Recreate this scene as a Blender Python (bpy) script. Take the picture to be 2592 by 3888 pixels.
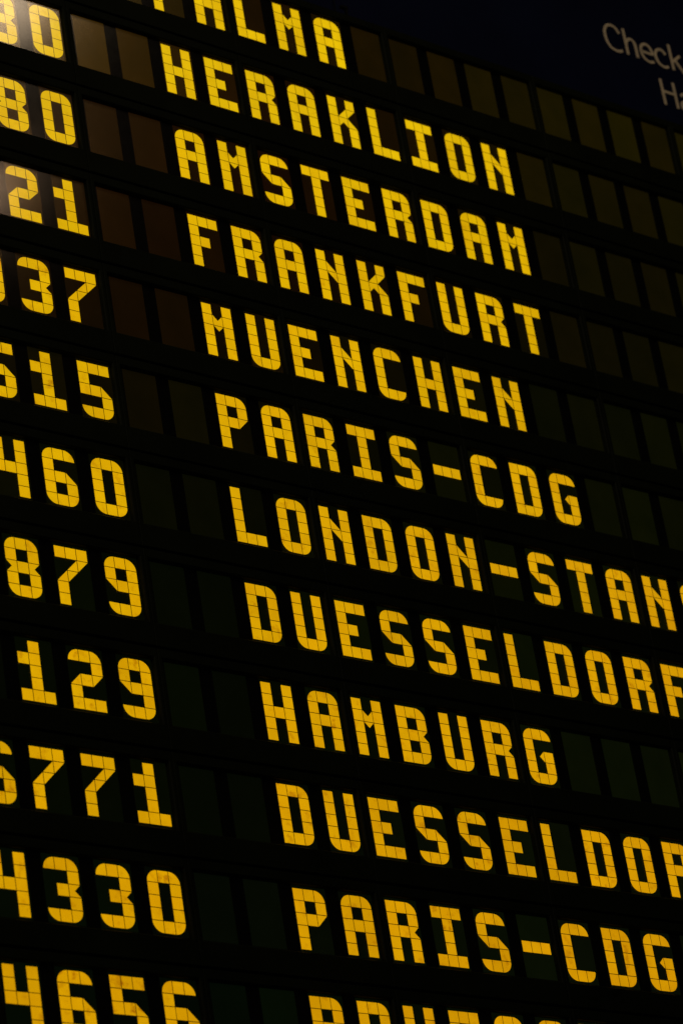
import bpy, bmesh, math, random
from mathutils import Matrix, Vector

random.seed(11)
sc = bpy.context.scene
for o in list(bpy.data.objects):
    bpy.data.objects.remove(o)
COL = sc.collection

# ------------------------------------------------------------------ scale
S = 0.075                 # metres per character pitch
Z0 = 4.49                 # height of the top edge of the first row's characters


def V(x, y, z):           # board units -> metres (x along the board, y into it, z up)
    return Vector((x * S, y * S, Z0 + z * S))


# ------------------------------------------------------------------ camera
cam = bpy.data.cameras.new('camera')
cam.sensor_fit = 'HORIZONTAL'
cam.sensor_width = 14.8
cam.lens = 14.8 * 12937.96 / 2592.0
cam.clip_start = 0.05
cam.clip_end = 200.0
right = Vector((0.77845086, -0.60912448, -0.15159693))
down = Vector((0.16863889, 0.43557778, -0.88421316))
fwd = Vector((0.60462814, 0.66275135, 0.44179798))
camo = bpy.data.objects.new('camera', cam)
M = Matrix((right, -down, -fwd)).transposed().to_4x4()
M.translation = V(-34.57475, -40.66857, -38.48775)
camo.matrix_world = M
COL.objects.link(camo)
sc.camera = camo
cam.dof.use_dof = True
cam.dof.focus_distance = 59.5 * S
cam.dof.aperture_fstop = 4.3
cam.dof.aperture_blades = 0

# ------------------------------------------------------------------ world, lamps, exposure
w = bpy.data.worlds.new('World')
sc.world = w
w.use_nodes = True
bg = w.node_tree.nodes['Background']
bg.inputs[0].default_value = (0.0026, 0.0026, 0.0020, 1)
bg.inputs[1].default_value = 1.0


def lamp(name, loc, target, size, power, color, shape='DISK', size_y=None):
    l = bpy.data.lights.new(name, 'AREA')
    l.shape = shape
    l.size = size
    if size_y:
        l.size_y = size_y
    l.energy = power
    l.color = color
    o = bpy.data.objects.new(name, l)
    o.location = loc
    o.rotation_euler = (target - loc).to_track_quat('-Z', 'Y').to_euler()
    COL.objects.link(o)
    return o


# added unseen fill light from the side, and two ceiling lamps that show as glare in the panes
lamp('fill_light', V(-40, -52, 30), V(3, 0, -8), 1.2, 46.0, (1.0, 0.80, 0.55))


def mirrored(x, z, d, dist):
    d = Vector(d).normalized()
    return V(x + d.x * dist, d.y * dist, z + d.z * dist)


lamp('ceiling_lamp', mirrored(-4.55, -6.30, (0.503, -0.679, 0.533), 42), V(-4.4, 0, -6.3), 0.10, 0.20, (1.0, 0.64, 0.38))
tube = lamp('ceiling_lamp', mirrored(-5.3, -1.90, (0.484, -0.655, 0.580), 42), V(-5.3, 0, -1.9), 0.54, 2.2, (1.0, 0.74, 0.48), 'RECTANGLE', 0.10)
tube.rotation_euler = Matrix((Vector((1, 0, 0)), Vector((0, 0.58, 0.81)), Vector((0, -0.81, 0.58)))).transposed().to_euler()

vs = sc.view_settings
vs.view_transform = 'Standard'
vs.look = 'None'
vs.exposure = 0.0
vs.gamma = 1.0
vs.use_curve_mapping = False
sc.render.engine = 'CYCLES'
sc.cycles.use_denoising = True
sc.cycles.max_bounces = 6
sc.cycles.transparent_max_bounces = 12


# ------------------------------------------------------------------ materials
def lin(c):
    return tuple(((v / 255.0 + 0.055) / 1.055) ** 2.4 if v / 255.0 > 0.04045 else v / 255.0 / 12.92 for v in c)


def newmat(name):
    m = bpy.data.materials.new(name)
    m.use_nodes = True
    nt = m.node_tree
    b = nt.nodes['Principled BSDF']
    return m, nt, b


def noise(nt, scale, detail=3.0, rough=0.55, vec=None):
    n = nt.nodes.new('ShaderNodeTexNoise')
    n.inputs['Scale'].default_value = scale
    n.inputs['Detail'].default_value = detail
    n.inputs['Roughness'].default_value = rough
    if vec is None:
        g = nt.nodes.new('ShaderNodeNewGeometry')
        vec = g.outputs['Position']
    nt.links.new(vec, n.inputs['Vector'])
    return n


def ramp(nt, src, p0, c0, p1, c1):
    r = nt.nodes.new('ShaderNodeValToRGB')
    r.color_ramp.elements[0].position = p0
    r.color_ramp.elements[0].color = (*c0, 1)
    r.color_ramp.elements[1].position = p1
    r.color_ramp.elements[1].color = (*c1, 1)
    nt.links.new(src, r.inputs[0])
    return r


def mat_tile():
    """back-lit segment: tint with painted viewing-angle shift (object colour), grimy smudges in the diffuser"""
    m, nt, b = newmat('lit_segment')
    N, L = nt.nodes, nt.links
    oi = N.new('ShaderNodeObjectInfo')
    n1 = noise(nt, 58.0, 4.0, 0.6)
    r1 = ramp(nt, n1.outputs['Fac'], 0.55, (0, 0, 0), 0.78, (1, 1, 1))
    mul = N.new('ShaderNodeMath'); mul.operation = 'MULTIPLY'
    L.new(r1.outputs['Color'], mul.inputs[0]); L.new(oi.outputs['Alpha'], mul.inputs[1])
    mx = N.new('ShaderNodeMix'); mx.data_type = 'RGBA'; mx.blend_type = 'MULTIPLY'
    L.new(mul.outputs[0], mx.inputs['Factor'])
    L.new(oi.outputs['Color'], mx.inputs['A'])
    mx.inputs['B'].default_value = (0.58, 0.40, 0.16, 1)
    n2 = noise(nt, 20.0, 3.0, 0.6)
    r2 = ramp(nt, n2.outputs['Fac'], 0.3, (0.92, 0.895, 0.85), 0.7, (1.06, 1.075, 1.10))
    mx2 = N.new('ShaderNodeMix'); mx2.data_type = 'RGBA'; mx2.blend_type = 'MULTIPLY'
    mx2.inputs['Factor'].default_value = 1.0
    L.new(mx.outputs['Result'], mx2.inputs['A']); L.new(r2.outputs['Color'], mx2.inputs['B'])
    b.inputs['Base Color'].default_value = (0.02, 0.015, 0.004, 1)
    b.inputs['Roughness'].default_value = 0.5
    b.inputs['Specular IOR Level'].default_value = 0.2
    L.new(mx2.outputs['Result'], b.inputs['Emission Color'])
    b.inputs['Emission Strength'].default_value = 1.10
    return m


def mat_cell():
    """dark segment field: faint light leak with painted angle tint and glare (object colour) on a dull bronze film"""
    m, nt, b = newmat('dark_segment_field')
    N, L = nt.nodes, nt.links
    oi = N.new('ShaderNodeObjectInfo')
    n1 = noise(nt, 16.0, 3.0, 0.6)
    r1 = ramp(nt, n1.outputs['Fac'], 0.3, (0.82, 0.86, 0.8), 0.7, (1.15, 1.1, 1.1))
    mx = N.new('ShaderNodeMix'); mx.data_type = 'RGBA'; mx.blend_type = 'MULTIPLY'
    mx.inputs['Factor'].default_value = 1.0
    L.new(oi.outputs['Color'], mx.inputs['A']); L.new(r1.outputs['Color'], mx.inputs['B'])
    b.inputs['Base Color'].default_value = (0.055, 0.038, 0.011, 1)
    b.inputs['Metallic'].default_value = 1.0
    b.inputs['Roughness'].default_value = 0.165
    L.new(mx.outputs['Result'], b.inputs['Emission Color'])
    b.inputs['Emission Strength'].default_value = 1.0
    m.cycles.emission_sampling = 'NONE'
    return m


def mat_plain(name, base, rough, spec, nscale=0.0, namp=0.25, bump=0.0):
    m, nt, b = newmat(name)
    b.inputs['Roughness'].default_value = rough
    b.inputs['Specular IOR Level'].default_value = spec
    if nscale:
        n = noise(nt, nscale, 4.0, 0.6)
        lo = tuple(c * (1 - namp) for c in base)
        hi = tuple(c * (1 + namp) for c in base)
        r = ramp(nt, n.outputs['Fac'], 0.3, lo, 0.7, hi)
        nt.links.new(r.outputs['Color'], b.inputs['Base Color'])
        if bump:
            n2 = noise(nt, nscale * 22, 2.0, 0.6)
            bp = nt.nodes.new('ShaderNodeBump')
            bp.inputs['Strength'].default_value = bump
            bp.inputs['Distance'].default_value = 0.0005
            nt.links.new(n2.outputs['Fac'], bp.inputs['Height'])
            nt.links.new(bp.outputs['Normal'], b.inputs['Normal'])
    else:
        b.inputs['Base Color'].default_value = (*base, 1)
    return m


def mat_glass():
    m = bpy.data.materials.new('pane_plastic')
    m.use_nodes = True
    nt = m.node_tree
    N, L = nt.nodes, nt.links
    for n in list(N):
        N.remove(n)
    out = N.new('ShaderNodeOutputMaterial')
    mix = N.new('ShaderNodeMixShader')
    tr = N.new('ShaderNodeBsdfTransparent')
    gl = N.new('ShaderNodeBsdfGlossy')
    gl.inputs['Roughness'].default_value = 0.15
    gl.inputs['Color'].default_value = (1, 1, 1, 1)
    n2 = noise(nt, 60.0, 3.0, 0.6)
    r2 = ramp(nt, n2.outputs['Fac'], 0.3, (0.115,) * 3, 0.7, (0.13,) * 3)
    L.new(r2.outputs['Color'], gl.inputs['Roughness'])
    lw = N.new('ShaderNodeLayerWeight')          # Schlick reflectance, the same for both faces of the pane
    lw.inputs['Blend'].default_value = 0.5
    pw = N.new('ShaderNodeMath'); pw.operation = 'POWER'
    pw.inputs[1].default_value = 5.0
    L.new(lw.outputs['Facing'], pw.inputs[0])
    ma = N.new('ShaderNodeMath'); ma.operation = 'MULTIPLY_ADD'
    ma.inputs[1].default_value = 0.96
    ma.inputs[2].default_value = 0.035
    L.new(pw.outputs[0], ma.inputs[0])
    L.new(ma.outputs[0], mix.inputs[0])
    L.new(tr.outputs[0], mix.inputs[1])
    L.new(gl.outputs[0], mix.inputs[2])
    L.new(mix.outputs[0], out.inputs[0])
    return m


MT = mat_tile()
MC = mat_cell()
MB = mat_plain('black_bezel_paint', (0.0052, 0.0076, 0.0028), 0.60, 0.06, 9.0, 0.3, 0.2)
MK = mat_plain('black_mask', (0.0015, 0.0015, 0.001), 0.9, 0.02)
MCAB = mat_plain('cabinet_black', (0.005, 0.006, 0.004), 0.6, 0.08, 6.0, 0.3)
MNAVY = mat_plain('navy_sign_panel', (0.0050, 0.0082, 0.034), 0.7, 0.05, 3.0, 0.25)
MWHITE = mat_plain('white_letter_film', (0.74, 0.64, 0.48), 0.6, 0.3, 30.0, 0.08)
MG = mat_glass()


# ------------------------------------------------------------------ mesh helpers
def mesh_from(name, verts, faces):
    me = bpy.data.meshes.new(name)
    me.from_pydata([tuple(v) for v in verts], [], faces)
    bm = bmesh.new()
    bm.from_mesh(me)
    bmesh.ops.recalc_face_normals(bm, faces=bm.faces)
    bm.to_mesh(me)
    bm.free()
    return me


def prism(name, poly, y0, y1):
    """polygon in (x, z) extruded from y0 to y1, all in board units -> metres"""
    n = len(poly)
    vs_ = [(x * S, y0 * S, z * S) for x, z in poly] + [(x * S, y1 * S, z * S) for x, z in poly]
    fs = [tuple(range(n)), tuple(range(2 * n - 1, n - 1, -1))]
    for i in range(n):
        j = (i + 1) % n
        fs.append((i, j, n + j, n + i))
    return mesh_from(name, vs_, fs)


def boxmesh(name, x0, x1, y0, y1, z0, z1):
    return prism(name, [(x0, z0), (x1, z0), (x1, z1), (x0, z1)], y0, y1)


def put(name, me, mat, parent=None, world=(0, 0, 0)):
    """link a mesh object; world = its place in board units"""
    o = bpy.data.objects.new(name, me)
    if mat is not None and not me.materials:
        me.materials.append(mat)
    COL.objects.link(o)
    p = V(*world)
    o['_w'] = [p.x, p.y, p.z]
    if parent is not None:
        o.parent = parent
        p = p - Vector(parent['_w'])
    o.location = p
    return o


def thing(name, label, cat, world, group=None):
    o = bpy.data.objects.new(name, None)
    o.empty_display_size = 0.05
    COL.objects.link(o)
    p = V(*world)
    o.location = p
    o['_w'] = [p.x, p.y, p.z]
    o['label'] = label
    o['category'] = cat
    if group:
        o['group'] = group
    return o


# ------------------------------------------------------------------ the segments
LW, LH = 0.66668, 1.09273        # character width / height in pitches
RP = 1.89088                     # row pitch
SEAM = -0.01251                  # extra pitch at every module seam
TW, TH = LW / 3, LH / 5
GAP = 0.033                      # half joint, as a fraction of a segment


def arc(cx, cy, a0, a1, n=9, r=1.0):
    return [(cx + r * math.cos(math.radians(a0 + (a1 - a0) * i / n)), cy + r * math.sin(math.radians(a0 + (a1 - a0) * i / n))) for i in range(n + 1)]


# shapes in unit segment coordinates, u right, v up
SHAPE = {
    'x': [(0, 0), (1, 0), (1, 1), (0, 1)],
    'a': [(1, 0)] + arc(1, 0, 90, 180)[0:],            # rounded top left
    'b': [(0, 0)] + arc(0, 0, 0, 90),                  # rounded top right
    'c': [(1, 1)] + arc(1, 1, 180, 270),               # rounded bottom left
    'd': [(0, 1)] + arc(0, 1, 270, 360),               # rounded bottom right
    'L': [(0, 0), (1, 0), (0, 1)],                     # lower left half
    'R': [(1, 0), (1, 1), (0, 1)],                     # upper right half
    'r': [(0, 0), (1, 0), (1, 1)],                     # lower right half
    'l': [(0, 0), (1, 1), (0, 1)],                     # upper left half
    'n': [(0, 0), (1, 0), (.5, .5), (1, 1), (0, 1)],   # notch in the right
    'm': [(0, 0), (1, 0), (1, 1), (0, 1), (.5, .5)],   # notch in the left
    'V': [(0, 0), (1, 0), (1, 1), (.5, .5), (0, 1)],   # notch in the top
    'K': [(0, 0), (.5, .5), (1, 0), (1, 1), (0, 1)],   # notch in the bottom
    'v': [(0, 1), (.5, .5), (1, 1)],                   # top quarter
    'g': [(1, 0), (1, 1), (.5, .5)],                   # right quarter
}
GLYPH = {
    'A': 'axb x.x xxx x.x x.x', 'B': 'xxb x.x xxn x.x xxd', 'C': 'axb x.. x.. x.. cxd', 'D': 'xxb x.x x.x x.x xxd',
    'E': 'xxx x.. xx. x.. xxx', 'F': 'xxx x.. xx. x.. x..', 'G': 'axb x.. xgx x.x cxd', 'H': 'x.x x.x xxx x.x x.x',
    'I': 'xxx .x. .x. .x. xxx', 'K': 'x.x xrl xKL x.x x.x', 'L': 'x.. x.. x.. x.. xxx', 'M': 'x.x xVx xvx x.x x.x',
    'N': 'x.x xLx xRx x.x x.x', 'O': 'axb x.x x.x x.x cxd', 'P': 'xxb x.x xxl x.. x..', 'R': 'xxb x.x xxn x.x x.x',
    'S': 'axb x.. RxL ..x cxd', 'T': 'xxx .x. .x. .x. .x.', 'U': 'x.x x.x x.x x.x cxd', '-': '... ... xxx ... ...',
    '0': 'axb x.x x.x x.x cxd', '1': '.x. xx. .x. .x. xxx', '2': 'axb ..x rxl x.. xxx', '3': 'axb ..x .xn ..x cxd',
    '4': 'x.x x.x xxx ..x ..x', '5': 'xxx x.. xxL ..x cxd', '6': 'axb x.. xxL x.x cxd', '7': 'xxx .rl rl. x.. x..',
    '8': 'axb x.x mxn x.x cxd', '9': 'axb x.x Rxx ..x cxd', ' ': '... ... ... ... ...',
}
TILE_MESH = {}
for k, poly in SHAPE.items():
    pts = [((GAP + u * (1 - 2 * GAP)) * TW, (GAP + v * (1 - 2 * GAP)) * TH) for u, v in poly]
    me = prism('segment_' + k, pts, -0.003, 0.0)
    me.materials.append(MT)
    TILE_MESH[k] = me
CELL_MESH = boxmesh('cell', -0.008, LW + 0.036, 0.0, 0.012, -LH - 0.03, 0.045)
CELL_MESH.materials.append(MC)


def colx(c):
    return c + math.floor((c + 2) / 4) * SEAM


# ------------------------------------------------------------------ one module's frame: front ring, reveal, outer shell
D = 0.10                          # reveal depth
XL, XR = -0.19, 3 + LW + 0.125    # outer edges relative to first column
XI, XJ = -0.102, 3 + LW + 0.045   # opening
ZT, ZB = 0.228, 0.228 - RP + 0.045
ZI, ZJ = 0.048, -LH - 0.078


def bezel_mesh():
    xl, xr = XL + 0.004, XR - 0.004
    c = 0.008
    o_ = [(xl, ZB), (xr, ZB), (xr, ZT), (xl, ZT)]
    oc = [(xl + c, ZB + c), (xr - c, ZB + c), (xr - c, ZT - c), (xl + c, ZT - c)]
    c2 = 0.020
    ic = [(XI - c2, ZJ - c2), (XJ + c2, ZJ - c2), (XJ + c2, ZI + c2), (XI - c2, ZI + c2)]
    i_ = [(XI, ZJ), (XJ, ZJ), (XJ, ZI), (XI, ZI)]
    rings = [(o_, 0.28), (o_, -D + c), (oc, -D), (ic, -D), (i_, -D + c2), (i_, 0.03)]
    vs_, fs = [], []
    for ring, y in rings:
        vs_ += [(x * S, y * S, z * S) for x, z in ring]
    for k in range(len(rings) - 1):
        for i in range(4):
            j = (i + 1) % 4
            fs.append((4 * k + i, 4 * k + j, 4 * k + 4 + j, 4 * k + 4 + i))
    k = len(rings) - 1
    for i in range(4):
        j = (i + 1) % 4
        fs.append((4 * k + i, 4 * k + j, j, i))        # close the shell at the back
    return mesh_from('bezel', vs_, fs)


BEZEL = bezel_mesh(); BEZEL.materials.append(MB)
MASK = boxmesh('mask_plate', XI + 0.001, XJ - 0.001, 0.016, 0.03, ZJ + 0.001, ZI - 0.001); MASK.materials.append(MK)
PANE = boxmesh('pane', XI - 0.012, XJ + 0.012, -0.030, -0.018, ZJ - 0.012, ZI + 0.012); PANE.materials.append(MG)


# ------------------------------------------------------------------ tints
def lerp(a, b, t):
    t = max(0.0, min(1.0, t))
    return tuple(p + (q - p) * t for p, q in zip(a, b))


def table(tab, r):
    r = max(0, min(len(tab) - 1, r))
    i = min(int(r), len(tab) - 2)
    return lerp(tab[i], tab[i + 1], r - i)


# lit segment colour per row, viewing-angle shift painted in, left and right end (sRGB)
LIT_L = [(226, 187, 4), (225, 187, 6), (223, 181, 2), (221, 178, 0), (219, 173, 0), (218, 171, 0), (217, 169, 0), (215, 165, 0), (213, 162, 0), (212, 159, 0), (210, 156, 0), (208, 153, 0)]
LIT_R = [(226, 185, 4), (224, 182, 4), (221, 177, 2), (218, 171, 2), (215, 165, 2), (212, 159, 4), (211, 155, 4), (210, 153, 2), (209, 152, 2), (208, 150, 2), (207, 148, 2), (206, 146, 2)]
# leak through the dark fields, with viewing-angle shift and upper-left glare painted in
LEAK_GLARE_L = [(34, 28, 2), (46, 30, 2), (29, 16, 2), (23, 11, 1), (17, 8, 1), (12, 9, 1), (8, 9, 1), (5, 8, 1), (4, 7, 1), (4, 7, 1), (4, 8, 2), (3, 8, 2)]
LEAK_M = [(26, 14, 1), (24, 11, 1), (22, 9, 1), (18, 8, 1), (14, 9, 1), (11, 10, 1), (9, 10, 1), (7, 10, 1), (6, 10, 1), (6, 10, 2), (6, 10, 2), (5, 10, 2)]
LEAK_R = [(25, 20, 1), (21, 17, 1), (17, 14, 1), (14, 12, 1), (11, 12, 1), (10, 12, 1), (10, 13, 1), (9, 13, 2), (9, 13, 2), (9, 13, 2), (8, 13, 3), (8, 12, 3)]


def lit(r, c):
    return lerp(LIT_L[r], LIT_R[r], (c + 5) / 15.0)


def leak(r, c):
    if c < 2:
        return lerp(LEAK_GLARE_L[r], LEAK_M[r], (c + 2) / 4.0)
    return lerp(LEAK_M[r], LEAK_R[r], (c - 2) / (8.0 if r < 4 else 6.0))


# ------------------------------------------------------------------ rows
# (flight digits right-aligned at column -3, word from column 0, first and last module start)
ROWS = [
    ('', 'PALMA', -2, 14, 'uppermost board row spelling PALMA followed by dim brown blank windows'),
    ('80', 'HERAKLION', -6, 14, 'board row spelling HERAKLION in yellow segments under the PALMA row'),
    ('80', 'AMSTERDAM', -6, 14, 'board row spelling AMSTERDAM in yellow segments, preceded by 80'),
    ('21', 'FRANKFURT', -6, 14, 'board row spelling FRANKFURT in yellow segments, preceded by 21'),
    ('037', 'MUENCHEN', -6, 10, 'board row spelling MUENCHEN in yellow segments, preceded by 37'),
    ('515', 'PARIS-CDG', -6, 10, 'board row spelling PARIS-CDG preceded by 15, under the MUENCHEN row'),
    ('460', 'LONDON-STANS', -6, 10, 'board row spelling LONDON-STANS in yellow segments, preceded by 60'),
    ('879', 'DUESSELDORF', -6, 10, 'board row spelling DUESSELDORF preceded by 879, above the HAMBURG row'),
    ('129', 'HAMBURG', -6, 10, 'board row spelling HAMBURG in yellow segments, preceded by 129'),
    ('6771', 'DUESSELDOR', -6, 6, 'board row spelling DUESSELDOR preceded by 771, under the HAMBURG row'),
    ('4330', 'PARIS-CDG', -6, 6, 'board row spelling PARIS-CDG preceded by 330, under the second DUESSELDOR row'),
    ('4656', 'BRUESSE', -6, 6, 'lowest board row with 4656 and a cropped destination beginning BRUES'),
]
for r, (digits, word, m0, m1, label) in enumerate(ROWS):
    zr = -r * RP
    row = thing('display_row', label, 'display row', (colx(m0) + XL, 0.1, zr + ZB), 'rows of the departure board')
    text = {}
    for i, ch in enumerate(word):
        text[i] = ch
    for i, ch in enumerate(reversed(digits)):
        text[-3 - i] = ch
    for m in range(m0, m1 + 1, 4):
        x = colx(m)
        jy = random.uniform(-0.004, 0.004)
        put('bezel', BEZEL, None, row, (x, jy, zr))
        put('mask_plate', MASK, None, row, (x, jy, zr))
        put('glass_pane', PANE, None, row, (x, jy, zr))
        for c in range(m, m + 4):
            ch = text.get(c, ' ')
            cell = put('character_cell', CELL_MESH, None, row, (colx(c), 0, zr))
            k = random.uniform(0.75, 1.15)
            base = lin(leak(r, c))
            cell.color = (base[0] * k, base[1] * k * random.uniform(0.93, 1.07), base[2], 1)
            kk = random.uniform(0.94, 1.04)
            stain = random.uniform(0.2, 1.2) * (0.35 + 0.85 * r / 11.0)
            lc = lin(lit(r, c))
            for i, line in enumerate(GLYPH[ch].split()):
                for j, t in enumerate(line):
                    if t == '.':
                        continue
                    tile = put('segment', TILE_MESH[t], None, cell, (colx(c) + j * TW, -0.002, zr - (i + 1) * TH))
                    q = kk * random.uniform(0.955, 1.035)
                    tile.color = (lc[0] * q, lc[1] * q * random.uniform(0.935, 0.985), lc[2] * q, stain * random.uniform(0.5, 1.5))

# ------------------------------------------------------------------ cabinet the rows are fixed to
cab = thing('board_cabinet', 'black metal cabinet behind the display rows, with a small bracket on its top edge', 'cabinet', (-6.3, 0.3, -12 * RP + 0.2))
put('back_panel', boxmesh('back_panel', -6.4, 18.4, 0.281, 0.42, -12 * RP + 0.23, 0.20), MCAB, cab)
put('top_rail', boxmesh('top_rail', -6.4, 18.4, 0.10, 0.42, 0.236, 0.272), MCAB, cab)
hook = put('bracket', boxmesh('bracket_post', 5.13, 5.18, 0.20, 0.25, 0.272, 0.66), MCAB, cab)
put('bracket_arm', boxmesh('bracket_arm', 5.02, 5.20, 0.19, 0.26, 0.66, 0.71), MCAB, hook)
put('cable', boxmesh('cable', 4.86, 4.875, 0.22, 0.235, 0.272, 1.8), MCAB, cab)

# ------------------------------------------------------------------ check-in sign on the fascia behind
sign = thing('check_in_sign', 'dark navy sign panel with pale lettering Check and Ha above the board', 'sign', (5, 0.5, 0))
put('panel', boxmesh('panel', -8, 26, 0.50, 0.62, -3.0, 9.0), MNAVY, sign)
YS = 0.50
KS = 1.0 + YS / 40.6686


def sp(p):                       # lettering traced on the plane y = 0, carried to the sign's face
    return (-34.57475 + (p[0] + 34.57475) * KS, -38.48775 + (p[1] + 38.48775) * KS)


def smooth(pts, n=6):
    if len(pts) < 3:
        return pts
    out = []
    P = [pts[0]] + pts + [pts[-1]]
    for i in range(1, len(P) - 2):
        p0, p1, p2, p3 = P[i - 1], P[i], P[i + 1], P[i + 2]
        for k in range(n):
            t = k / n
            out.append(tuple(0.5 * (2 * p1[a] + (p2[a] - p0[a]) * t + (2 * p0[a] - 5 * p1[a] + 4 * p2[a] - p3[a]) * t * t + (3 * p1[a] - p0[a] - 3 * p2[a] + p3[a]) * t ** 3) for a in (0, 1)))
    out.append(pts[-1])
    return out


def stroke_letter(strokes, wd=0.067):
    vs_, fs = [], []
    for si, st in enumerate(strokes):
        pts = [sp(p) for p in smooth(st)]
        base = len(vs_)
        n = len(pts)
        y0 = YS - 0.016 - 0.0015 * si
        for i, p in enumerate(pts):
            a = pts[max(i - 1, 0)]
            b = pts[min(i + 1, n - 1)]
            d = Vector((b[0] - a[0], b[1] - a[1])).normalized()
            nx, nz = -d.y * wd / 2, d.x * wd / 2
            for yy in (y0, YS + 0.003):
                vs_.append((p[0] + nx, yy, p[1] + nz))
                vs_.append((p[0] - nx, yy, p[1] - nz))
        for i in range(n - 1):
            q = base + 4 * i
            fs += [(q, q + 1, q + 5, q + 4), (q + 2, q + 6, q + 7, q + 3), (q, q + 4, q + 6, q + 2), (q + 1, q + 3, q + 7, q + 5)]
        q = base + 4 * (n - 1)
        fs += [(base, base + 2, base + 3, base + 1), (q, q + 1, q + 3, q + 2)]
    return mesh_from('letter', [(x * S, y * S, z * S) for x, y, z in vs_], fs)


LETTERS = [
    [[(12.885, 2.30), (12.80, 2.415), (12.67, 2.455), (12.53, 2.40), (12.452, 2.27), (12.432, 2.13), (12.46, 1.96), (12.54, 1.84), (12.66, 1.79), (12.78, 1.80), (12.875, 1.845)]],
    [[(13.035, 2.475), (13.035, 1.795)], [(13.05, 2.11), (13.11, 2.205), (13.20, 2.245), (13.29, 2.20), (13.32, 2.09), (13.32, 1.795)]],
    [[(13.49, 2.03), (13.80, 2.03), (13.795, 2.14), (13.735, 2.225), (13.64, 2.25), (13.54, 2.205), (13.485, 2.11), (13.48, 1.98), (13.53, 1.86), (13.63, 1.80), (13.73, 1.80), (13.81, 1.835)]],
    [[(14.235, 2.15), (14.17, 2.225), (14.08, 2.245), (13.98, 2.20), (13.92, 2.10), (13.915, 1.98), (13.965, 1.86), (14.06, 1.80), (14.16, 1.795), (14.25, 1.84)]],
    [[(14.403, 2.475), (14.403, 1.795)], [(14.69, 2.25), (14.425, 2.03)], [(14.50, 2.09), (14.72, 1.795)]],
    [[(13.875, 1.415), (13.875, 0.738)], [(14.252, 1.415), (14.252, 0.738)], [(13.90, 1.095), (14.23, 1.095)]],
    [[(14.42, 1.12), (14.50, 1.185), (14.60, 1.18), (14.66, 1.09), (14.665, 0.92), (14.665, 0.738)], [(14.64, 1.00), (14.50, 0.985), (14.41, 0.92), (14.41, 0.80), (14.49, 0.745), (14.59, 0.77), (14.65, 0.85)]],
]
for st in LETTERS:
    put('letter', stroke_letter(st), MWHITE, sign)

for o in bpy.data.objects:
    if '_w' in o:
        del o['_w']
